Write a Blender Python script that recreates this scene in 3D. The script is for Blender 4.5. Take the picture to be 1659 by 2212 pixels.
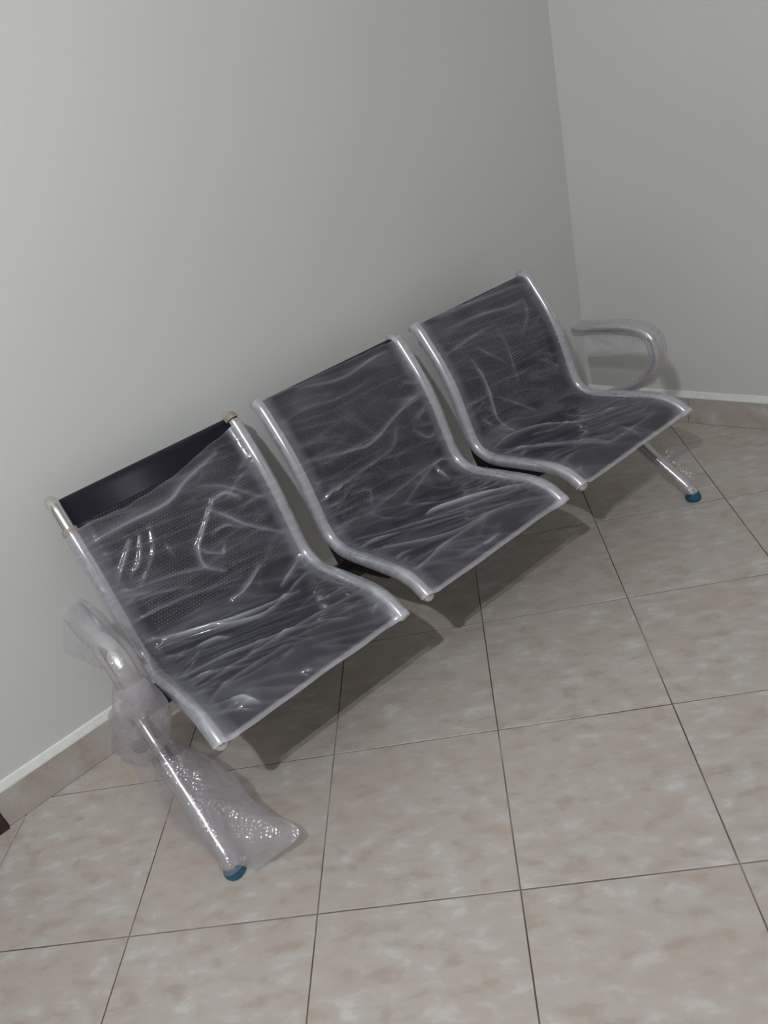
import bpy, bmesh, math, random
import numpy as np
from mathutils import Vector, Matrix, noise

for o in list(bpy.data.objects):
    bpy.data.objects.remove(o, do_unlink=True)
SC = bpy.context.scene
COL = SC.collection
random.seed(7)

# ------------------------------------------------------------------ camera
FPX = 1622.63
cam_d = bpy.data.cameras.new('camera')
cam_d.sensor_fit = 'VERTICAL'
cam_d.sensor_height = 36.0
cam_d.lens = FPX / 2212.0 * 36.0
cam_d.clip_start = 0.02
cam = bpy.data.objects.new('camera', cam_d)
COL.objects.link(cam)
RIGHT = Vector((0.72684, -0.64651, -0.23182))
DOWN = Vector((-0.48295, -0.24112, -0.84180))
FWD = Vector((0.48833, 0.72380, -0.48748))
CAMPOS = Vector((0.1293, -1.9981, 1.5229))
m = Matrix((RIGHT, -DOWN, -FWD)).transposed().to_4x4()
m.translation = CAMPOS
cam.matrix_world = m
SC.camera = cam

# ------------------------------------------------------------------ light
w = bpy.data.worlds.new('world'); SC.world = w
w.use_nodes = True
w.node_tree.nodes['Background'].inputs[0].default_value = (0.75, 0.82, 0.95, 1)
w.node_tree.nodes['Background'].inputs[1].default_value = 0.3
ld = bpy.data.lights.new('ceiling_bulb', 'POINT')
ld.energy = 116.0
ld.color = (0.955, 0.985, 1.015)
ld.shadow_soft_size = 0.018
lo = bpy.data.objects.new('ceiling_bulb', ld)
lo.location = (-0.48, -2.08, 2.60)
COL.objects.link(lo)

SC.view_settings.view_transform = 'Standard'
SC.view_settings.look = 'None'
SC.view_settings.gamma = 1.0
SC.view_settings.use_curve_mapping = False
SC.view_settings.exposure = 0.0
SC.cycles.transparent_max_bounces = 16
SC.cycles.max_bounces = 6
SC.cycles.diffuse_bounces = 4
SC.cycles.glossy_bounces = 3
SC.cycles.transmission_bounces = 3

# ------------------------------------------------------------------ helpers
def mesh_obj(name, verts, faces, mat=None, parent=None, smooth=False, attrs=None):
    me = bpy.data.meshes.new(name)
    me.from_pydata([tuple(v) for v in verts], [], [tuple(f) for f in faces])
    me.update()
    if smooth:
        me.polygons.foreach_set('use_smooth', [True] * len(me.polygons))
    if attrs:
        for k, vals in attrs.items():
            a = me.attributes.new(k, 'FLOAT', 'POINT')
            a.data.foreach_set('value', np.asarray(vals, dtype=np.float32))
    if mat: me.materials.append(mat)
    o = bpy.data.objects.new(name, me)
    COL.objects.link(o)
    if parent: o.parent = parent
    return o

def fix_normals(o):
    bm = bmesh.new(); bm.from_mesh(o.data)
    bmesh.ops.recalc_face_normals(bm, faces=bm.faces)
    bm.to_mesh(o.data); bm.free()
    return o

def tag(o, label=None, category=None, kind=None, group=None):
    if label: o['label'] = label
    if category: o['category'] = category
    if kind: o['kind'] = kind
    if group: o['group'] = group
    return o

def catmull(P, n=10):
    P = np.array(P, dtype=float)
    E = np.vstack([2 * P[0] - P[1], P, 2 * P[-1] - P[-2]])
    out = []
    for i in range(len(P) - 1):
        a, b, c, d = E[i:i + 4]
        for t in np.linspace(0, 1, n, endpoint=False):
            out.append(.5 * (2 * b + (c - a) * t + (2 * a - 5 * b + 4 * c - d) * t * t + (3 * b - a - 3 * c + d) * t ** 3))
    out.append(P[-1])
    return np.array(out)

def box_data(x0, x1, y0, y1, z0, z1):
    v = [(x0, y0, z0), (x1, y0, z0), (x1, y1, z0), (x0, y1, z0), (x0, y0, z1), (x1, y0, z1), (x1, y1, z1), (x0, y1, z1)]
    f = [(0, 3, 2, 1), (4, 5, 6, 7), (0, 1, 5, 4), (1, 2, 6, 5), (2, 3, 7, 6), (3, 0, 4, 7)]
    return v, f

def tube_data(path, side, ra, rb, seg=20, cap=True, rfun=None, amin=0.0, amax=2 * math.pi):
    """sweep an oval (ra along `side`, rb along the path normal) along a path; rounded caps"""
    path = np.array(path, float); side = np.array(side, float)
    V = []; F = []
    T = np.gradient(path, axis=0); T /= np.linalg.norm(T, axis=1)[:, None]
    rings = []
    if cap:
        for k in range(4):
            a = math.pi / 2 * k / 4
            rings.append((path[0] - T[0] * rb * math.cos(a), T[0], math.sin(a) + 1e-3))
    for p_, t_ in zip(path, T): rings.append((p_, t_, 1.0))
    if cap:
        for k in range(3, -1, -1):
            a = math.pi / 2 * k / 4
            rings.append((path[-1] + T[-1] * rb * math.cos(a), T[-1], math.sin(a) + 1e-3))
    closed = amax - amin > 6.28
    n = seg if closed else seg + 1
    for r_i, (c, t, s) in enumerate(rings):
        nn = np.cross(t, side); nn /= np.linalg.norm(nn)
        ss = np.cross(nn, t)
        for k in range(n):
            a = amin + (amax - amin) * k / seg
            f = s * (rfun(r_i / (len(rings) - 1), a) if rfun else 1.0)
            V.append(c + ss * ra * f * math.cos(a) + nn * rb * f * math.sin(a))
    for i in range(len(rings) - 1):
        for k in range(seg):
            k2 = (k + 1) % n
            F.append((i * n + k, i * n + k2, (i + 1) * n + k2, (i + 1) * n + k))
    if cap and closed:
        F.append(tuple(range(n - 1, -1, -1)))
        b = (len(rings) - 1) * n
        F.append(tuple(range(b, b + n)))
    return V, F

def lathe_data(prof, seg=28):
    V = []; F = []
    for r, z in prof:
        for k in range(seg):
            a = 2 * math.pi * k / seg
            V.append((r * math.cos(a), r * math.sin(a), z))
    for i in range(len(prof) - 1):
        for k in range(seg):
            k2 = (k + 1) % seg
            F.append((i * seg + k, i * seg + k2, (i + 1) * seg + k2, (i + 1) * seg + k))
    F.append(tuple(range(seg - 1, -1, -1)))
    b = (len(prof) - 1) * seg
    F.append(tuple(range(b, b + seg)))
    return V, F

# ------------------------------------------------------------------ materials
def new_mat(name):
    mt = bpy.data.materials.new(name); mt.use_nodes = True
    nt = mt.node_tree
    for n in list(nt.nodes): nt.nodes.remove(n)
    out = nt.nodes.new('ShaderNodeOutputMaterial')
    return mt, nt, out

def principled(nt, out, base, rough, metal=0.0, **kw):
    b = nt.nodes.new('ShaderNodeBsdfPrincipled')
    if base is not None: b.inputs['Base Color'].default_value = (*base, 1)
    b.inputs['Roughness'].default_value = rough
    b.inputs['Metallic'].default_value = metal
    for k, v in kw.items(): b.inputs[k].default_value = v
    nt.links.new(b.outputs[0], out.inputs[0])
    return b

def tex_noise(nt, vec, scale, detail=4, rough=.55, dist=0.0):
    n = nt.nodes.new('ShaderNodeTexNoise')
    n.inputs['Scale'].default_value = scale; n.inputs['Detail'].default_value = detail
    n.inputs['Roughness'].default_value = rough; n.inputs['Distortion'].default_value = dist
    if vec is not None: nt.links.new(vec, n.inputs['Vector'])
    return n

def ramp(nt, fac, stops):
    r = nt.nodes.new('ShaderNodeValToRGB')
    while len(r.color_ramp.elements) < len(stops): r.color_ramp.elements.new(0.5)
    for e, (p_, c) in zip(r.color_ramp.elements, stops):
        e.position = p_; e.color = (*c, 1) if len(c) == 3 else c
    nt.links.new(fac, r.inputs[0])
    return r

def bump(nt, h, strength, dist, target):
    b = nt.nodes.new('ShaderNodeBump')
    b.inputs['Strength'].default_value = strength; b.inputs['Distance'].default_value = dist
    nt.links.new(h, b.inputs['Height'])
    nt.links.new(b.outputs[0], target)
    return b

def mat_wall():
    mt, nt, out = new_mat('wall_paint')
    b = principled(nt, out, None, 0.6)
    tc = nt.nodes.new('ShaderNodeTexCoord')
    n = tex_noise(nt, tc.outputs['Object'], 1.3, 3)
    r = ramp(nt, n.outputs[0], [(0.3, (0.645, 0.650, 0.630)), (0.7, (0.670, 0.672, 0.655))])
    nt.links.new(r.outputs[0], b.inputs['Base Color'])
    n2 = tex_noise(nt, tc.outputs['Object'], 60, 1)
    bump(nt, n2.outputs[0], 0.10, 0.002, b.inputs['Normal'])
    return mt

def mat_tile(name, k=1.0):
    mt, nt, out = new_mat(name)
    b = principled(nt, out, None, 0.42)
    tc = nt.nodes.new('ShaderNodeTexCoord')
    oi = nt.nodes.new('ShaderNodeObjectInfo')
    mul = nt.nodes.new('ShaderNodeVectorMath'); mul.operation = 'SCALE'
    mul.inputs[0].default_value = (37.0, 23.0, 11.0)
    nt.links.new(oi.outputs['Random'], mul.inputs['Scale'])
    mp = nt.nodes.new('ShaderNodeMapping')
    mp.inputs['Rotation'].default_value = (0, 0, math.radians(75))
    mp.inputs['Scale'].default_value = (1.0, 2.1, 1.0)
    nt.links.new(tc.outputs['Object'], mp.inputs[0])
    add = nt.nodes.new('ShaderNodeVectorMath'); add.operation = 'ADD'
    nt.links.new(mp.outputs[0], add.inputs[0]); nt.links.new(mul.outputs[0], add.inputs[1])
    v = add.outputs[0]
    n = tex_noise(nt, v, 15.0, 4, .55, .25)
    r = ramp(nt, n.outputs[0], [(0.33, tuple(k * c for c in (0.475, 0.402, 0.345))), (0.45, tuple(k * c for c in (0.545, 0.490, 0.440))),
                                (0.58, tuple(k * c for c in (0.568, 0.525, 0.484))), (0.68, tuple(k * c for c in (0.655, 0.628, 0.600)))])
    n2 = tex_noise(nt, v, 4.5, 4, .6, .5)
    r2 = ramp(nt, n2.outputs[0], [(0.42, (0, 0, 0)), (0.70, (1, 1, 1))])
    mx = nt.nodes.new('ShaderNodeMix'); mx.data_type = 'RGBA'
    fm = nt.nodes.new('ShaderNodeMath'); fm.operation = 'MULTIPLY'; fm.inputs[1].default_value = 0.5
    nt.links.new(r2.outputs[0], fm.inputs[0])
    nt.links.new(fm.outputs[0], mx.inputs[0])
    nt.links.new(r.outputs[0], mx.inputs[6])
    mx.inputs[7].default_value = (k * 0.515, k * 0.405, k * 0.350, 1)
    nt.links.new(mx.outputs[2], b.inputs['Base Color'])
    return mt

def mat_grout():
    mt, nt, out = new_mat('floor_grout')
    b = principled(nt, out, None, 0.9)
    tc = nt.nodes.new('ShaderNodeTexCoord')
    n = tex_noise(nt, tc.outputs['Object'], 3.5, 3)
    r = ramp(nt, n.outputs[0], [(0.36, (0.10, 0.078, 0.062)), (0.52, (0.19, 0.155, 0.13)), (0.68, (0.38, 0.33, 0.29))])
    nt.links.new(r.outputs[0], b.inputs['Base Color'])
    return mt

def mat_plain(name, base, rough, metal=0.0, nscale=0, namp=0.15, **kw):
    mt, nt, out = new_mat(name)
    b = principled(nt, out, base, rough, metal, **kw)
    if nscale:
        tc = nt.nodes.new('ShaderNodeTexCoord')
        n = tex_noise(nt, tc.outputs['Object'], nscale, 3)
        lo_ = tuple(c * (1 - namp) for c in base); hi_ = tuple(min(1, c * (1 + namp)) for c in base)
        r = ramp(nt, n.outputs[0], [(0.3, lo_), (0.7, hi_)])
        nt.links.new(r.outputs[0], b.inputs['Base Color'])
    return mt

def mat_film(name, rough, tint, f0, f1, bubbles=0.0, bstrength=0.5):
    """thin clear plastic: see-through body, milky where the film is doubled (haze attribute), mirror glints"""
    mt, nt, out = new_mat(name)
    at = nt.nodes.new('ShaderNodeAttribute'); at.attribute_name = 'haze'
    tc = nt.nodes.new('ShaderNodeTexCoord')
    tr = nt.nodes.new('ShaderNodeBsdfTransparent'); tr.inputs[0].default_value = (0.97, 0.97, 0.98, 1)
    df = nt.nodes.new('ShaderNodeBsdfDiffuse'); df.inputs[0].default_value = (*tint, 1)
    tl = nt.nodes.new('ShaderNodeBsdfTranslucent'); tl.inputs[0].default_value = (*tint, 1)
    m1 = nt.nodes.new('ShaderNodeMixShader'); m1.inputs[0].default_value = 0.4
    nt.links.new(df.outputs[0], m1.inputs[1]); nt.links.new(tl.outputs[0], m1.inputs[2])
    m2 = nt.nodes.new('ShaderNodeMixShader')
    nt.links.new(at.outputs['Fac'], m2.inputs[0])
    nt.links.new(tr.outputs[0], m2.inputs[1]); nt.links.new(m1.outputs[0], m2.inputs[2])
    gl = nt.nodes.new('ShaderNodeBsdfGlossy'); gl.inputs['Roughness'].default_value = rough
    gl.inputs[0].default_value = (1, 1, 1, 1)
    lw = nt.nodes.new('ShaderNodeLayerWeight'); lw.inputs[0].default_value = 0.5
    pw = nt.nodes.new('ShaderNodeMath'); pw.operation = 'POWER'; pw.inputs[1].default_value = 4.0
    nt.links.new(lw.outputs['Facing'], pw.inputs[0])
    ma = nt.nodes.new('ShaderNodeMath'); ma.operation = 'MULTIPLY_ADD'
    ma.inputs[1].default_value = f1; ma.inputs[2].default_value = f0
    nt.links.new(pw.outputs[0], ma.inputs[0])
    m3 = nt.nodes.new('ShaderNodeMixShader')
    nt.links.new(ma.outputs[0], m3.inputs[0])
    nt.links.new(m2.outputs[0], m3.inputs[1]); nt.links.new(gl.outputs[0], m3.inputs[2])
    nt.links.new(m3.outputs[0], out.inputs[0])
    if bubbles:
        vo = nt.nodes.new('ShaderNodeTexVoronoi'); vo.feature = 'F1'
        vo.inputs['Scale'].default_value = bubbles
        nt.links.new(tc.outputs['Object'], vo.inputs['Vector'])
        bp = bump(nt, vo.outputs['Distance'], bstrength, 0.006, gl.inputs['Normal'])
        nt.links.new(bp.outputs[0], df.inputs['Normal'])
    return mt

M_WALL = mat_wall()
M_TILE = mat_tile('beige_marbled_tile', 0.90)
M_SKIRT = mat_tile('beige_skirting_tile', 0.86)
M_GROUT = mat_grout()
M_CEIL = mat_plain('ceiling_white', (0.78, 0.78, 0.76), 0.8, nscale=2, namp=.03)
M_CAP = mat_plain('white_mortar', (0.80, 0.81, 0.78), 0.6, nscale=40, namp=.05)
M_DOOR = mat_plain('dark_brown_wood', (0.045, 0.022, 0.018), 0.4, nscale=12, namp=.3)
M_PANEL = mat_plain('black_blue_enamel', (0.0105, 0.0095, 0.0200), 0.5, nscale=30, namp=.1, **{'Specular IOR Level': 0.25})
M_BRACKET = mat_plain('black_brown_steel', (0.010, 0.006, 0.008), 0.45, nscale=30, namp=.1)
M_CHROME = mat_plain('chrome', (0.74, 0.73, 0.72), 0.20, 1.0, nscale=20, namp=.05)
M_BLUE = mat_plain('blue_rubber', (0.012, 0.105, 0.185), 0.3, nscale=30, namp=.2)
M_SCREW = mat_plain('dark_screw', (0.006, 0.006, 0.008), 0.5, nscale=50, namp=.2)
M_TAPE = mat_plain('brown_tape', (0.34, 0.29, 0.23), 0.5, nscale=60, namp=.2)
M_BOLT = mat_plain('rusty_bolt', (0.10, 0.05, 0.04), 0.45, 0.6, nscale=50, namp=.2)
M_FILM = mat_film('clear_film', 0.12, (0.74, 0.74, 0.84), 0.045, 0.55)
M_BUB = mat_film('bubble_film', 0.20, (0.67, 0.63, 0.68), 0.05, 0.45, bubbles=120, bstrength=0.3)

# ------------------------------------------------------------------ room shell
XC = 2.738; KB = 0.1418; XL = -4.2; YF = -6.2; HC = 3.2
def wb(y): return XC - KB * y          # x of the right wall at depth y
TH = 0.12
# floor slab (grout level) with one object for each tile
FL = [(XL, 0.0), (XL, YF), (wb(YF), YF), (XC, 0.0)]   # counter-clockwise seen from above
v = [(x, y, -0.002) for x, y in FL] + [(x, y, -0.10) for x, y in FL]
f = [(0, 1, 2, 3), (7, 6, 5, 4)] + [(i, i + 4, (i + 1) % 4 + 4, (i + 1) % 4) for i in range(4)]
floor = tag(fix_normals(mesh_obj('floor', v, f, M_GROUT)), 'beige marbled tile floor laid diagonally to the walls', kind='structure')

def clip(poly, a, b):
    """keep the part of poly left of a->b"""
    out = []
    def sd(p): return (b[0] - a[0]) * (p[1] - a[1]) - (b[1] - a[1]) * (p[0] - a[0])
    for i in range(len(poly)):
        p, q = poly[i], poly[(i + 1) % len(poly)]
        s, t = sd(p), sd(q)
        if s >= 0: out.append(p)
        if s * t < 0:
            k = s / (s - t); out.append((p[0] + (q[0] - p[0]) * k, p[1] + (q[1] - p[1]) * k))
    return out

TS = 0.45; GA = math.radians(-43.06); GX, GY = 0.0754, -0.6082
GAP = 0.0016
cg, sg = math.cos(GA), math.sin(GA)
def tile_mesh(poly):
    """poly in tile coordinates; chamfered top"""
    n = len(poly)
    cx = sum(p[0] for p in poly) / n; cy = sum(p[1] for p in poly) / n
    def ins(p, d):
        dx, dy = cx - p[0], cy - p[1]; l = math.hypot(dx, dy)
        k = min(d / l, .4); return (p[0] + dx * k, p[1] + dy * k)
    v = [(*p, -0.006) for p in poly] + [(*p, -0.0007) for p in poly] + [(*ins(p, 0.0014), 0.0) for p in poly]
    f = [tuple(range(2 * n, 3 * n))]
    for L_ in (0, 1):
        for i in range(n):
            j = (i + 1) % n
            f.append((L_ * n + i, L_ * n + j, (L_ + 1) * n + j, (L_ + 1) * n + i))
    return v, f
h = TS / 2 - GAP
full = None
for i in range(-16, 18):
    for j in range(-16, 18):
        ux_, uy_ = (i + .5) * TS, (j + .5) * TS
        c = (GX + cg * ux_ - sg * uy_, GY + sg * ux_ + cg * uy_)
        sq = [(-h, -h), (h, -h), (h, h), (-h, h)]
        wpoly = [(c[0] + cg * a - sg * b, c[1] + sg * a + cg * b) for a, b in sq]
        cp = wpoly
        for k in range(4):
            cp = clip(cp, FL[k], FL[(k + 1) % 4])
            if len(cp) < 3: break
        if len(cp) < 3: continue
        loc = [((x - c[0]) * cg + (y - c[1]) * sg, -(x - c[0]) * sg + (y - c[1]) * cg) for x, y in cp]
        area = abs(sum(loc[k][0] * loc[(k + 1) % len(loc)][1] - loc[(k + 1) % len(loc)][0] * loc[k][1] for k in range(len(loc)))) / 2
        if area < 0.0008: continue
        if area > 4 * h * h - 1e-5:
            if full is None:
                o = mesh_obj('tile', *tile_mesh(sq), M_TILE, floor); full = o.data
            else:
                o = bpy.data.objects.new('tile', full); COL.objects.link(o); o.parent = floor
        else:
            o = mesh_obj('tile', *tile_mesh(loc), M_TILE, floor)
        # tiny unevenness of the laid tiles
        o.location = (c[0], c[1], random.uniform(-0.0006, 0.0))
        o.rotation_euler = (0, 0, GA)

def slab(name, poly, z0, z1, mat, label):
    n = len(poly)
    v = [(*p, z0) for p in poly] + [(*p, z1) for p in poly]
    f = [tuple(range(n - 1, -1, -1)), tuple(range(n, 2 * n))] + [(i, (i + 1) % n, (i + 1) % n + n, i + n) for i in range(n)]
    return tag(fix_normals(mesh_obj(name, v, f, mat)), label, kind='structure')
slab('wall_back', [(XL - TH, 0), (XC + TH, 0), (XC + TH, TH), (XL - TH, TH)], -0.1, HC, M_WALL, 'plain off-white painted wall behind the bench')
dB = Vector((KB, -1)).normalized(); nB = Vector((-dB.y, dB.x))   # points away from the room
pB0 = Vector((XC, 0)); pB1 = Vector((wb(YF), YF))
slab('wall_right', [tuple(pB0), tuple(pB1), tuple(pB1 + nB * TH), tuple(pB0 + nB * TH)], -0.1, HC, M_WALL, 'plain off-white painted side wall right of the corner')
slab('wall_left', [(XL, 0), (XL - TH, 0), (XL - TH, YF), (XL, YF)], -0.1, HC, M_WALL, 'off-white wall left of the camera')
slab('wall_front', [(XL - TH, YF), (XL - TH, YF - TH), (wb(YF) + TH, YF - TH), (wb(YF) + TH, YF)], -0.1, HC, M_WALL, 'off-white wall behind the camera')
slab('ceiling', [(XL - TH, TH), (XL - TH, YF - TH), (wb(YF) + TH + .1, YF - TH), (XC + .2, TH)], HC, HC + 0.1, M_CEIL, 'white ceiling')

# skirting: tile pieces with a white mortar cap, one object for each piece
SK_H = 0.113; SK_T = 0.012; CAP_H = 0.026
def skirt(name, p0, p1, label):
    p0 = Vector((*p0, 0)); p1 = Vector((*p1, 0))
    d = (p1 - p0); L_ = d.length; d.normalize()
    ang = math.atan2(d.y, d.x)
    root_v, root_f = [], []
    # cap: a sloped mortar fillet on top of the tiles (profile: out from wall, up)
    t = SK_T
    prof = [(0, SK_H), (-t - .001, SK_H), (-t - .0005, SK_H + .005), (-0.006, SK_H + CAP_H - .002), (0, SK_H + CAP_H)]
    for x in (0, L_):
        for a, z in prof: root_v.append((x, a, z))
    n = len(prof)
    for k in range(n): root_f.append((k, (k + 1) % n, (k + 1) % n + n, k + n))
    root_f += [tuple(range(n)), tuple(range(2 * n - 1, n - 1, -1))]
    base = tag(fix_normals(mesh_obj(name, root_v, root_f, M_CAP)), label, kind='structure')
    base.location = p0; base.rotation_euler = (0, 0, ang)
    x = 0.0; first = None
    while x < L_ - 0.02:
        l = min(TS, L_ - x)
        g = 0.0012
        vv, ff = box_data(g, l - g, -t, 0.0, 0.0015, SK_H)
        if l == TS and first: 
            o = bpy.data.objects.new('skirting_tile', first); COL.objects.link(o); o.parent = base
        else:
            o = mesh_obj('skirting_tile', vv, ff, M_SKIRT, base)
            if l == TS: first = o.data
        o.location = (x, random.uniform(-0.0006, 0.0), 0)
        x += l
    return base
skirt('baseboard_back', (-0.03, 0.0), (XC - 0.013, 0.0), 'beige tile skirting with white cap along the back wall')
# right wall runs away from the corner: build it so that its local -y faces the room
skirt('baseboard_right', (XC, -0.0005), (wb(YF), YF), 'beige tile skirting with white cap along the right wall')

# dark door at the far left of the back wall, only the foot of its frame is in view
v1, f1 = box_data(-0.10, -0.032, -0.02, 0.0, 0.0, 2.12)
v2, f2 = box_data(-1.00, -0.94, -0.02, 0.0, 0.0, 2.12)
v3, f3 = box_data(-0.94, -0.10, -0.02, 0.0, 2.05, 2.12)
V = v1 + v2 + v3; Fc = f1 + [tuple(i + 8 for i in q) for q in f2] + [tuple(i + 16 for i in q) for q in f3]
door = tag(mesh_obj('door_1', V, Fc, M_DOOR), 'dark brown wooden door frame at the left end of the skirting', kind='structure')
vv, ff = box_data(-0.94, -0.10, -0.008, 0.0, 0.005, 2.05)
mesh_obj('door_panel', vv, ff, M_DOOR, door)

# ------------------------------------------------------------------ the three-seat bench
YAW = math.radians(-2.658)
BX, BY = 0.891, -0.40                     # bench-frame point that carries the empty
bo = Vector((0.4445, 0, 0)) + Matrix.Rotation(YAW, 3, 'Z') @ Vector((BX, BY, 0))
bench = bpy.data.objects.new('waiting_bench', None)
COL.objects.link(bench)
bench.location = bo; bench.rotation_euler = (0, 0, YAW)
bench.empty_display_size = 0.2
tag(bench, 'three-seat black metal waiting bench with chrome frame, still wrapped in clear plastic', 'bench')

W = 0.524; PITCH = 0.6165; X0 = 0.0145; RT = 0.0175
PROF = catmull([(-.078, .8125), (-.092, .812), (-.108, .803), (-.14, .757), (-.182, .69), (-.22, .605), (-.248, .50), (-.268, .435),
                (-.298, .402), (-.36, .388), (-.475, .402), (-.60, .417), (-.66, .411), (-.70, .391), (-.714, .379)], 12)
SL = np.r_[0, np.cumsum(np.linalg.norm(np.diff(PROF, axis=0), axis=1))]
STOT = float(SL[-1])
TAN = np.gradient(PROF, axis=0); TAN /= np.linalg.norm(TAN, axis=1)[:, None]
def prof_at(s):
    """profile point, tangent and sitter-side normal at arc length s (beyond the front edge it hangs down)"""
    s = np.asarray(s, float)
    sc = np.clip(s, 0, STOT)
    y = np.interp(sc, SL, PROF[:, 0]); z = np.interp(sc, SL, PROF[:, 1])
    ty = np.interp(sc, SL, TAN[:, 0]); tz = np.interp(sc, SL, TAN[:, 1])
    ex = np.maximum(s - STOT, 0)
    y = y - ex * .25; z = z - ex * .97
    return y, z, tz, -ty
def surf(u, s, off=0.0):
    y, z, ny, nz = prof_at(s)
    return np.stack([np.asarray(u, float) + 0 * y, y + ny * off, z + nz * off], -1)

# --- perforated sheet
def shell_mesh():
    V = []; F = []
    def add(us, ss, faces):
        b = len(V)
        V.extend(surf(np.array(us), np.array(ss)).tolist())
        F.extend([tuple(b + i for i in f) for f in faces])
    def quad(u0, u1, s0, s1): add([u0, u1, u1, u0], [s0, s0, s1, s1], [(0, 3, 2, 1)])
    A, B = 0.008, W - 0.008
    C_ = 0.0088; NC = 45; NR = 39
    hu0 = W / 2 - (NC + .5) * C_ / 2; hu1 = hu0 + (NC + .5) * C_
    hs0 = 0.090; hs1 = hs0 + NR * C_
    for s in np.arange(0.004, hs0 - 1e-6, (hs0 - 0.004) / 12):
        quad(A, B, s, s + (hs0 - 0.004) / 12)
    n2 = 44; st = (STOT - 0.011 - hs1) / n2
    for k in range(n2): quad(A, B, hs1 + k * st, hs1 + (k + 1) * st)
    r = 0.0017
    ring = [(math.cos(a) * r, math.sin(a) * r) for a in [math.pi * (k / 4 - .75) for k in range(8)]]
    hh = C_ / 2
    border = [(-hh, -hh), (0, -hh), (hh, -hh), (hh, 0), (hh, hh), (0, hh), (-hh, hh), (-hh, 0)]
    for j in range(NR):
        s0 = hs0 + j * C_; s1 = s0 + C_
        quad(A, hu0, s0, s1); quad(hu1, B, s0, s1)
        x0 = hu0 + (hh if j % 2 else 0)
        if j % 2: quad(hu0, x0, s0, s1)
        else: quad(x0 + NC * C_, hu1, s0, s1)
        for i in range(NC):
            cu = x0 + (i + .5) * C_; cs = s0 + hh
            us = [cu + a for a, b in border] + [cu + a for a, b in ring]
            ss = [cs + b for a, b in border] + [cs + b for a, b in ring]
            add(us, ss, [(k, k + 8, (k + 1) % 8 + 8, (k + 1) % 8) for k in range(8)])
    return V, F

SEAT_FRAMES = []
sides = (0.0, W)
def make_shell():
    V, F = shell_mesh()
    o = mesh_obj('seat_shell', V, F, M_PANEL, bench, smooth=False)
    bm = bmesh.new(); bm.from_mesh(o.data)
    bmesh.ops.remove_doubles(bm, verts=bm.verts, dist=1e-5)
    bm.to_mesh(o.data); bm.free()
    o.data.polygons.foreach_set('use_smooth', [True] * len(o.data.polygons))
    md = o.modifiers.new('sheet', 'SOLIDIFY'); md.thickness = 0.0016; md.offset = 0
    return o
def make_tube(u, parent):
    path = surf(np.full(70, u), np.linspace(0, STOT - .010, 70))
    V, F = tube_data(path, (1, 0, 0), RT, RT, 20)
    o = fix_normals(mesh_obj('side_tube', V, F, M_CHROME, parent, smooth=True))
    o['label'] = 'bent chrome side tube'
    return o
def make_bracket(u, parent, sgn):
    # V-shaped dark plate under the bend of the side tube
    up = [s for s in np.linspace(0.352, 0.776, 26)]
    y, z, ny, nz = prof_at(np.array(up))
    top = [(a - n1 * (RT - .003), b - n2 * (RT - .003)) for a, b, n1, n2 in zip(y, z, ny, nz)]
    low = [(-.545, .374), (-.46, .352), (-.38, .338), (-.315, .314), (-.283, .314), (-.268, .345), (-.256, .375), (-.247, .42)]
    poly = top + low
    n = len(poly); t = 0.004
    V = [(u - t, a, b) for a, b in poly] + [(u + t, a, b) for a, b in poly]
    F = [tuple(range(n)), tuple(range(2 * n - 1, n - 1, -1))] + [(i, i + n, (i + 1) % n + n, (i + 1) % n) for i in range(n)]
    o = fix_normals(mesh_obj('seat_bracket', V, F, M_BRACKET, parent))
    o['label'] = 'black steel bracket plate'
    return o
def make_disc(name, u, y, z, axis, r, h, mat, parent):
    V, F = lathe_data([(r, 0), (r, h * .6), (r * .7, h), (r * .25, h * 1.05)], 14)
    o = mesh_obj(name, V, F, mat, parent, smooth=False)
    o.location = (u, y, z)
    o.rotation_euler = Vector(axis).to_track_quat('Z', 'Y').to_euler()
    return o

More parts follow.
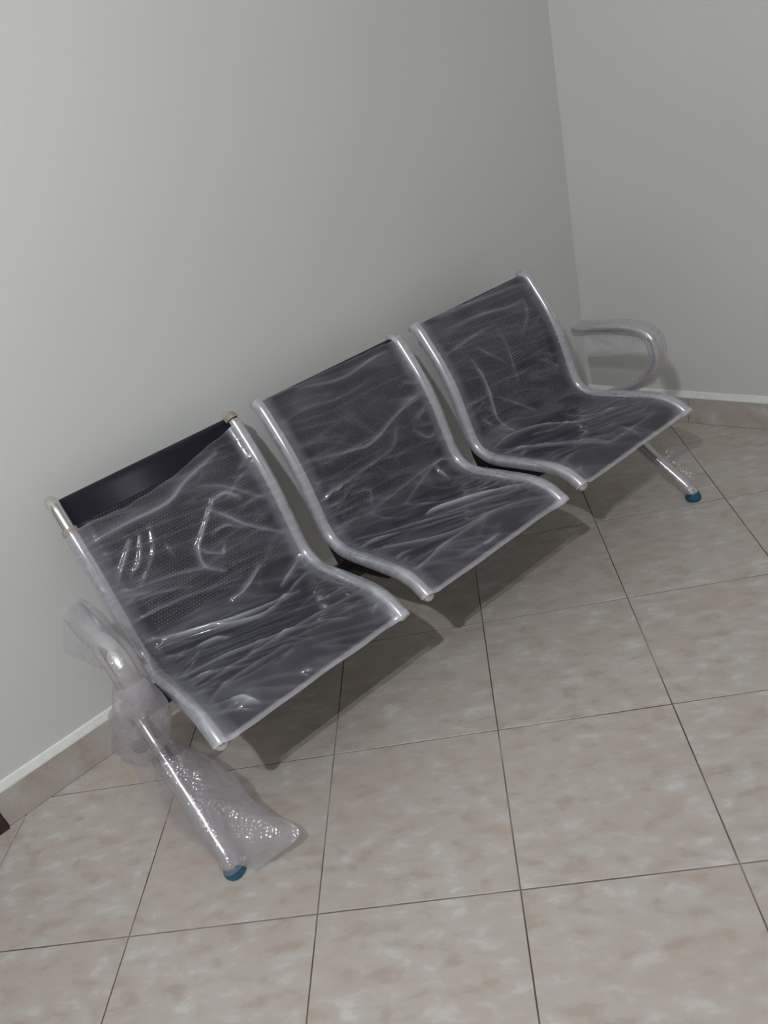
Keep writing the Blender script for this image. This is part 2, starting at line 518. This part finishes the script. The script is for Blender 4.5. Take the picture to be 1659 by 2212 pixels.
# --- film
FOLDS = {0:[(2,[(0.001,0.151),(0.117,0.148),(0.242,0.15),(0.308,0.123),(0.429,0.09)]),(1,[(0.173,0.184),(0.143,0.247),(0.078,0.304)]),(2,[(0.352,0.199),(0.277,0.267),(0.252,0.294),(0.248,0.344),(0.29,0.384)]),(2,[(0.352,0.199),(0.39,0.198),(0.422,0.228)]),(1.6,[(0.33,0.218),(0.36,0.25),(0.411,0.309),(0.512,0.392)]),(1.2,[(0.308,0.278),(0.347,0.274),(0.387,0.301)]),(1.2,[(0.313,0.339),(0.272,0.316),(0.256,0.296)]),(1,[(0.324,0.319),(0.307,0.341)]),(2.2,[(0.385,0.424),(0.312,0.462),(0.276,0.467)]),(1,[(0.018,0.293),(0.167,0.322),(0.246,0.348)]),(1,[(0.028,0.329),(0.107,0.342),(0.191,0.373)]),(1,[(0.004,0.375),(0.087,0.381),(0.181,0.393),(0.323,0.425)]),(2,[(0.019,0.436),(0.129,0.483),(0.252,0.539),(0.409,0.589)]),(1,[(0.335,0.148),(0.399,0.182),(0.501,0.277)]),(0.8,[(0.185,0.241),(0.189,0.279)]),(1,[(0.473,0.151),(0.523,0.133)]),(1.5,[(0.112,0.19),(0.073,0.227),(0.032,0.267)]),(1.3,[(0.14,0.191),(0.105,0.245),(0.069,0.269)]),(2,[(0.057,0.462),(0.177,0.513),(0.29,0.595),(0.376,0.579)]),(1.2,[(0.371,0.587),(0.429,0.547),(0.503,0.524)]),(1,[(0.047,0.73),(0.214,0.737),(0.359,0.751),(0.519,0.78)]),(1,[(0.03,0.64),(0.169,0.681),(0.326,0.762)]),(1.8,[(0.121,0.551),(0.163,0.568),(0.186,0.595)]),(2.2,[(0.076,0.841),(0.098,0.856),(0.116,0.882)]),(1.5,[(0.085,0.862),(0.112,0.874)]),(2,[(0.509,0.459),(0.44,0.498),(0.404,0.516)]),(0.8,[(0.032,0.669),(0.087,0.703),(0.173,0.778)]),(0.8,[(0.331,0.771),(0.365,0.79),(0.419,0.839)]),(1.5,[(0.471,0.86),(0.498,0.848)]),(1.3,[(0.243,0.883),(0.259,0.893)]),(0.8,[(0.04,0.802),(0.105,0.781),(0.265,0.787)])],
 1:[(1.2,[(0.134,0.031),(0.271,0.061),(0.401,0.049),(0.466,0.047)]),(0.7,[(0.1,0.089),(0.227,0.11),(0.363,0.104)]),(1.4,[(0.036,0.231),(0.179,0.264),(0.256,0.273),(0.38,0.235),(0.482,0.223)]),(0.9,[(0.356,0.267),(0.319,0.317),(0.228,0.33),(0.092,0.341),(0.025,0.349)]),(1.2,[(0.413,0.304),(0.443,0.342),(0.485,0.356)]),(1.6,[(0.028,0.355),(0.073,0.336)]),(1.6,[(0.074,0.346),(0.102,0.342)]),(1.3,[(0.035,0.381),(0.077,0.381)]),(0.9,[(0.156,0.461),(0.427,0.433),(0.498,0.448)]),(1,[(0.434,0.441),(0.442,0.504)]),(1,[(0.125,0.382),(0.183,0.397),(0.171,0.439)]),(0.8,[(0.261,0.505),(0.351,0.634)]),(0.8,[(0.036,0.41),(0.126,0.421)]),(2.4,[(0.249,0.624),(0.283,0.633),(0.403,0.714),(0.496,0.798)]),(1.1,[(0.008,0.593),(0.092,0.688),(0.198,0.788),(0.364,0.821),(0.496,0.88)]),(1,[(0.053,0.517),(0.201,0.634),(0.315,0.734)]),(1.2,[(0.021,0.833),(0.068,0.827),(0.174,0.813),(0.332,0.819)]),(1,[(0.152,0.874),(0.261,0.887)]),(1.3,[(0.23,0.885),(0.284,0.883)]),(0.9,[(0.259,0.501),(0.443,0.434),(0.505,0.454)]),(0.8,[(0.44,0.439),(0.441,0.5)]),(0.8,[(0.063,0.561),(0.26,0.72),(0.402,0.818)]),(1.2,[(0.253,0.668),(0.356,0.734),(0.463,0.796)])],
 2:[(1.2,[(0.079,0.024),(0.224,0.029),(0.468,0.045)]),(1.1,[(0.082,0.073),(0.224,0.077),(0.378,0.099),(0.444,0.1)]),(1.1,[(0.034,0.146),(0.144,0.134),(0.272,0.128)]),(0.9,[(0.273,0.144),(0.278,0.21),(0.268,0.282),(0.267,0.339)]),(1.7,[(0.116,0.2),(0.128,0.271),(0.127,0.349),(0.123,0.409),(0.155,0.484)]),(1,[(0.14,0.336),(0.237,0.412),(0.295,0.465)]),(1.6,[(0.035,0.502),(0.138,0.495),(0.249,0.54),(0.292,0.662),(0.401,0.714)]),(1,[(0.112,0.448),(0.155,0.484)]),(0.9,[(0.441,0.104),(0.425,0.15),(0.36,0.204)]),(0.8,[(0.39,0.304),(0.466,0.363)]),(0.9,[(0.155,0.169),(0.184,0.2),(0.245,0.264)]),(1,[(-0.007,0.53),(0.097,0.618),(0.202,0.843)]),(1,[(0.045,0.522),(0.197,0.847)]),(1.5,[(0.068,0.394),(0.093,0.429)]),(1,[(0.202,0.591),(0.314,0.642),(0.398,0.716),(0.485,0.79)]),(1,[(0.112,0.67),(0.178,0.83),(0.256,0.852),(0.426,0.85)]),(0.8,[(0.332,0.599),(0.352,0.541)]),(0.9,[(0.29,0.822),(0.302,0.889)])]}
EDGE = {0: ([0, .020, .16, .285, .41, .517], [.104, .101, .107, .095, .064, .042]), 1: ([0, .27, .54], [.018, .020, .026]), 2: ([0, .27, .54], [.018, .021, .018])}

def make_film(k, parent):
    rf = RT + 0.0030
    cross = []
    for a in np.linspace(math.radians(262), math.radians(52), 14):
        cross.append((rf * math.cos(a), rf * math.sin(a)))
    x_in = 0.036
    cross.append((0.024, 0.0092))
    n_in = 150
    for u in np.linspace(x_in, W - x_in, n_in): cross.append((u, 0.0048))
    cross.append((W - 0.024, 0.0092))
    for a in np.linspace(math.radians(128), math.radians(-82), 14):
        cross.append((W + rf * math.cos(a), rf * math.sin(a)))
    cu = np.array([c[0] for c in cross]); cn = np.array([c[1] for c in cross])
    nrow = 260
    s0 = np.interp(cu, *EDGE[k])
    # ragged torn edge
    s0 = s0 + np.array([noise.noise(Vector((c * 25, k * 3.1, 0))) * .004 for c in cu])
    s_end = STOT - 0.001 + np.array([noise.noise(Vector((c * 9, k * 5.1, 2))) * .004 for c in cu])
    s_end = s_end - .007 * np.clip((.02 - cu) / .02, 0, 1) + .004 * np.clip((cu - (W - .06)) / .04, 0, 1)   # the far corner of the film pokes out a little
    t = np.linspace(0, 1, nrow)[:, None]
    Sg = s0[None] + (s_end - s0)[None] * t
    Ug = np.repeat(cu[None], nrow, 0)
    Ng = np.repeat(cn[None], nrow, 0)
    inner = np.clip((np.minimum(Ug, W - Ug) - 0.018) / 0.03, 0, 1)
    hz = np.zeros_like(Ug); hd = np.zeros_like(Ug)
    P = np.stack([Ug, Sg], -1)
    lines = list(FOLDS[k])
    rnd = random.Random(40 + k)
    # small taut pleats pulled in from the two tubes, and light creases between
    for q in range(34):
        s_ = rnd.uniform(.16, .9); side = rnd.random() < .5
        l = rnd.uniform(.03, .12); sl_ = rnd.uniform(-.5, .5)
        u0 = 0.02 if side else W - 0.02; d = 1 if side else -1
        lines.append((rnd.uniform(.35, .8), [(u0, s_), (u0 + d * l * .5, s_ + sl_ * l * .5 + rnd.uniform(-.01, .01)), (u0 + d * l, s_ + sl_ * l)]))
    for q in range(40):
        c = (rnd.uniform(.05, .49), rnd.uniform(.15, .9)); a = rnd.gauss(0.25, .5); l = rnd.uniform(.02, .09)
        dx, dy = math.cos(a) * l, math.sin(a) * l
        lines.append((rnd.uniform(.2, .5), [(c[0] - dx, c[1] - dy), (c[0] + rnd.uniform(-.012, .012), c[1] + rnd.uniform(-.012, .012)), (c[0] + dx, c[1] + dy)]))
    for w_, pl in lines:
        if len(pl) < 2: continue
        pl = catmull(pl, 5) if len(pl) > 2 else np.array(pl, float)
        best = np.full(Ug.shape, 9.0); tt = np.zeros_like(Ug); ns = len(pl) - 1
        for i in range(ns):
            a, b = pl[i], pl[i + 1]; e = b - a
            q = np.clip(((P - a) @ e) / (e @ e + 1e-12), 0, 1)
            d = np.linalg.norm(P - (a + q[..., None] * e), axis=-1)
            mk = d < best; best = np.where(mk, d, best); tt = np.where(mk, (i + q) / ns, tt)
        fade = 0.35 + 0.65 * np.sin(np.pi * np.clip(tt * .9 + .05, 0, 1))
        wd = 0.0030 + 0.0012 * min(w_, 2)
        hd += fade * w_ * (.0034 * np.exp(-(best / (wd * 1.1)) ** 2) + .0016 * np.exp(-(best / .014) ** 2))
        hz += fade * w_ * (.18 * np.exp(-(best / wd) ** 2) + .058 * np.exp(-(best / .013) ** 2))
    nz_ = np.zeros_like(Ug); ny_ = np.zeros_like(Ug)
    for i in range(nrow):
        for j in range(Ug.shape[1]):
            u, s = Ug[i, j], Sg[i, j]
            sp = s - (.12 + .38 * min(max((s - .40) / .15, 0), 1)) * (u - .27)
            r = 1 - abs(noise.noise(Vector((u * 3.2 + k * 7.3, sp * 30, k * 2.7)))) * 2.0
            nz_[i, j] = max(r, 0) ** 4
            ny_[i, j] = noise.noise(Vector((u * 14 + 3.1 * k, s * 14, 9.0 + k)))
    hd = hd * inner + nz_ * .0018 * inner + (ny_ * .5 + .5) * .0030 * (0.25 + .75 * inner)
    edge = 1 - inner
    hz = hz * (0.45 + .55 * inner) + nz_ * .10 + np.clip(ny_, -.3, 1) * .045 + .060 + .26 * edge
    hem = np.clip((Sg - (STOT - .014)) / .005, 0, 1)
    hz = hz + .45 * hem
    top = np.exp(-((Sg - s0[None]) / .004) ** 2)
    hz = hz + .10 * top
    hz = np.clip(hz, .03, .80)
    y, z, n1, n2 = prof_at(Sg)
    off = Ng + hd
    # beyond the front edge the film hangs free and flares a little
    X = Ug; Y = y + n1 * off - hem * .002; Z = z + n2 * off
    verts = np.stack([X, Y, Z], -1).reshape(-1, 3)
    nc = Ug.shape[1]
    idx = np.arange(nrow * nc).reshape(nrow, nc)
    faces = np.stack([idx[:-1, :-1], idx[1:, :-1], idx[1:, 1:], idx[:-1, 1:]], -1).reshape(-1, 4).tolist()
    o = mesh_obj('plastic_film', verts.tolist(), faces, M_FILM, parent, smooth=True, attrs={'haze': hz.reshape(-1)})
    o['label'] = 'clear wrinkled plastic film stretched over the seat'
    return o

SEAT_LABEL = ['seat with the bare black strip along its backrest top, nearest the camera', 'middle seat fully covered in film', 'seat beside the wall corner, fully covered in film']
shell0 = None
for k in range(3):
    if k == 0:
        sh = shell0 = make_shell()
        kids = [make_tube(u, sh) for u in sides]
        kids += [make_bracket(u, sh, 1) for u in sides]
        for u in (0.064, W - .050):
            y, z, a, b = prof_at(0.587)
            kids.append(make_disc('screw', u, float(y + a * .001), float(z + b * .001), (0, float(a), float(b)), 0.0055, 0.003, M_SCREW, sh))
        for u in sides:
            kids.append(make_disc('bolt', u - .004, -.315, .348, (-1, 0, 0), 0.006, 0.004, M_BOLT, sh))
    else:
        sh = shell0.copy(); COL.objects.link(sh); sh.parent = bench
        for c in kids:
            d = c.copy(); COL.objects.link(d); d.parent = sh
    sh.location = (X0 + k * PITCH - BX, -BY, 0)
    sh['label'] = SEAT_LABEL[k]
    make_film(k, sh)
    if k == 0:
        # stubs of brown tape that hold the film at the tube tops
        for u, s in ((0.0, .100), (W, .022)):
            pth = surf(np.full(6, u), np.linspace(s - .007, s + .007, 6))
            V, F = tube_data(pth, (1, 0, 0), RT + .0032, RT + .0032, 16, cap=False, amin=math.radians(20), amax=math.radians(200))
            mesh_obj('tape', V, F, M_TAPE, sh, smooth=True)

def LB(p):   # bench-frame point -> local to the bench empty
    return (p[0] - BX, p[1] - BY, p[2])

# --- carrying beam
V, F = box_data(-0.095 - BX, 1.872 - BX, -.345 - BY, -.285 - BY, .282, .322)
beam = mesh_obj('beam', V, F, M_BRACKET, bench)
bv = beam.modifiers.new('round', 'BEVEL'); bv.width = .004; bv.segments = 2
beam['label'] = 'dark steel carrying beam under the seats'

# --- armrests, legs, feet, bubble wrap
ARM = [(-.315, .318), (-.36, .350), (-.41, .380), (-.47, .412), (-.525, .452), (-.557, .500), (-.567, .546), (-.552, .590), (-.515, .614), (-.45, .620), (-.343, .610), (-.236, .598)]
LEGF = [(-.335, .300), (-.42, .226), (-.505, .155), (-.585, .098), (-.645, .056), (-.676, .026)]
LEGR = [(-.295, .300), (-.22, .20), (-.15, .11), (-.10, .058), (-.075, .026)]
def jitter(seed, amp, f1=3.0, f2=1.5):
    def fn(t, a):
        return 1 + amp * noise.noise(Vector((t * f1 * 3, math.cos(a) * f2 + seed, math.sin(a) * f2))) + .4 * amp * noise.noise(Vector((t * 40, math.cos(a) * 4 + seed, math.sin(a) * 4)))
    return fn
def wrap_obj(name, V, F, parent, hz, label, seed):
    hv = [min(.8, max(.02, hz + .09 * noise.noise(Vector(v) * 26 + Vector((seed, 0, 0))) + .10 * max(0, noise.noise(Vector(v) * 70 + Vector((0, seed, 0)))))) for v in V]
    o = mesh_obj(name, V, F, M_BUB, parent, smooth=True, attrs={'haze': hv})
    o['label'] = label
    return o
def sheet(rows, nu, nv, amp, seed):
    """smooth sheet through rows of control points"""
    R_ = [catmull(r, max(2, nu // (len(r) - 1))) for r in rows]
    m_ = min(len(r) for r in R_); R_ = np.array([r[:m_] for r in R_])
    cols = [catmull(R_[:, i], max(2, nv // (len(rows) - 1))) for i in range(m_)]
    G = np.array(cols)            # m_ x rows x 3
    V = []
    for a in range(G.shape[0]):
        for b in range(G.shape[1]):
            p = Vector(G[a, b]); q = p * 18 + Vector((seed, seed * 2, 0)); q2 = p * 55
            p += Vector((noise.noise(q), noise.noise(q + Vector((9, 0, 0))), noise.noise(q + Vector((0, 9, 0))))) * amp
            p += Vector((0, noise.noise(q2), noise.noise(q2 + Vector((5, 5, 5))))) * amp * .35
            V.append(tuple(p))
    n = G.shape[1]
    F = [(a * n + b, a * n + b + 1, (a + 1) * n + b + 1, (a + 1) * n + b) for a in range(G.shape[0] - 1) for b in range(n - 1)]
    return V, F

FOOT = [(.019, 0.0), (.0255, .002), (.0275, .009), (.026, .017), (.0215, .024), (.020, .031), (.0165, .034)]
for e in (0, 1):
    xa = (-.070, 1.850)[e]; xf = (-.079, 1.850)[e]; sg_ = (-1, 1)[e]
    near = e == 0
    path = [LB((xa, y, z)) for y, z in catmull(ARM, 8)]
    V, F = tube_data(path, (1, 0, 0), .024, .0165, 22)
    arm = fix_normals(mesh_obj('armrest', V, F, M_CHROME, bench, smooth=True))
    arm['label'] = 'curved chrome armrest at the ' + ('near left' if near else 'far right') + ' end'
    for kind, pts in (('front_leg', LEGF), ('rear_leg', LEGR)):
        x0_ = xa
        cm = catmull(pts, 8)
        pp = [LB((x0_ + (xf - x0_) * i / (len(cm) - 1), y, z)) for i, (y, z) in enumerate(cm)]
        V, F = tube_data(pp, (1, 0, 0), .0205, .0185, 20)
        leg = fix_normals(mesh_obj(kind, V, F, M_CHROME, bench, smooth=True))
        leg['label'] = 'slanted chrome ' + kind.replace('_', ' ')
        V, F = lathe_data(FOOT, 24)
        ft = mesh_obj('foot', V, F, M_BLUE, leg, smooth=True)
        ft.location = LB((xf, pts[-1][0], 0.0))
        ft['label'] = 'blue rubber foot'
        if kind == 'front_leg': fleg = leg
        else: rleg = leg
    # loose sleeve of bubble wrap round the armrest
    seed = 3.0 + e * 11
    V, F = tube_data(path[6:], (1, 0, 0), .036 if near else .037, .024, 26, cap=False, rfun=jitter(seed, .14))
    wrap_obj('bubble_wrap', V, F, arm, .30, 'bubble wrap sleeve round the armrest', seed)
    if near:
        fl_ = [[(-.072, -.215, .618), (-.072, -.30, .628), (-.072, -.40, .638), (-.074, -.50, .630)],
               [(-.112, -.205, .560), (-.112, -.28, .575), (-.105, -.37, .585), (-.095, -.47, .590)],
               [(-.137, -.200, .500), (-.135, -.26, .510), (-.120, -.34, .522), (-.098, -.43, .530)]]
        V, F = sheet([[LB(p) for p in r] for r in fl_], 36, 24, .005, seed)
        wrap_obj('bubble_wrap', V, F, arm, .36, 'bubble wrap flap hanging from the armrest', seed + 1)
        bag = catmull([(-.590, .575), (-.580, .49), (-.50, .385), (-.42, .285), (-.36, .20)], 8)
        bp_ = [LB((-.080 - .006 * i / 8, y, z)) for i, (y, z) in enumerate(bag)]
        prof_b = lambda t, a: (.36 + 1.06 * math.sin(math.pi * min(1, t * .84 + .08))) * jitter(5.5, .13)(t, a)
        V, F = tube_data(bp_, (1, 0, 0), .050, .040, 30, cap=False, rfun=prof_b)
        wrap_obj('bubble_wrap', V, F, arm, .35, 'bubble wrap bunched under the armrest bend', seed + 2)
        legp = [(-.077, -.415, .262), (-.074, -.505, .183), (-.076, -.590, .122), (-.079, -.650, .080), (-.080, -.690, .040)]
        outp = [(-.024, -.415, .22), (.030, -.501, .14), (.042, -.655, .105), (.076, -.768, .070), (-.050, -.730, .022)]
        midp = [tuple((a + b) / 2 + d for a, b, d in zip(p, q, (0, 0, .018))) for p, q in zip(legp, outp)]
        rows = [legp, midp, outp]
        rows = [[LB(p) for p in r] for r in rows]
        V, F = sheet(rows, 48, 30, .006, seed + 4)
        wrap_obj('bubble_wrap', V, F, fleg, .46, 'bubble wrap flap spreading right of the near leg', seed + 4)
        V, F = tube_data([LB((-.075, y, z)) for y, z in list(catmull(LEGF, 8)[7:]) + [(-.682, .016)]], (1, 0, 0), .0295, .027, 24, cap=False, rfun=jitter(seed + 3, .22))
        wrap_obj('bubble_wrap', V, F, fleg, .26, 'bubble wrap sleeve round the near leg', seed + 5)
        out2 = [(-.130, -.307, .22), (-.144, -.330, .15), (-.150, -.440, .08), (-.124, -.545, .055), (-.096, -.672, .035)]
        mid2 = [tuple((a + b) / 2 + d for a, b, d in zip(p, q, (0, 0, .010))) for p, q in zip(legp, out2)]
        rows = [[LB(p) for p in r] for r in (legp, mid2, out2)]
        V, F = sheet(rows, 48, 24, .005, seed + 6)
        wrap_obj('bubble_wrap', V, F, fleg, .26, 'bubble wrap flap left of the near leg', seed + 6)
    else:
        fl_ = [[(1.850, -.226, .610), (1.850, -.32, .622), (1.850, -.42, .632), (1.850, -.50, .622)],
               [(1.846, -.224, .550), (1.848, -.32, .555), (1.848, -.42, .570), (1.849, -.51, .580)],
               [(1.848, -.228, .492), (1.850, -.31, .496), (1.850, -.41, .514), (1.850, -.50, .545)]]
        V, F = sheet([[LB(p) for p in r] for r in fl_], 36, 24, .004, seed)
        wrap_obj('bubble_wrap', V, F, arm, .44, 'bubble wrap flap hanging from the armrest', seed + 1)
        V, F = tube_data([LB((1.850, y, z)) for y, z in catmull(LEGF, 8)[12:-3]], (1, 0, 0), .027, .025, 22, cap=False, rfun=jitter(seed, .2))
        wrap_obj('bubble_wrap', V, F, fleg, .30, 'bubble wrap sleeve round the far leg', seed + 2)
        legp = [(1.86, -.50, .185), (1.862, -.56, .14), (1.862, -.61, .10), (1.86, -.655, .06)]
        outp = [(1.915, -.54, .20), (1.942, -.637, .13), (1.915, -.681, .08), (1.866, -.700, .03)]
        rows = [[LB(p) for p in r] for r in (legp, [tuple((a + b) / 2 + d for a, b, d in zip(p, q, (0, 0, .006))) for p, q in zip(legp, outp)], outp)]
        V, F = sheet(rows, 30, 20, .003, seed + 3)
        wrap_obj('bubble_wrap', V, F, fleg, .10, 'thin clear wrap flap beside the far leg', seed + 3)

bpy.context.view_layer.update()
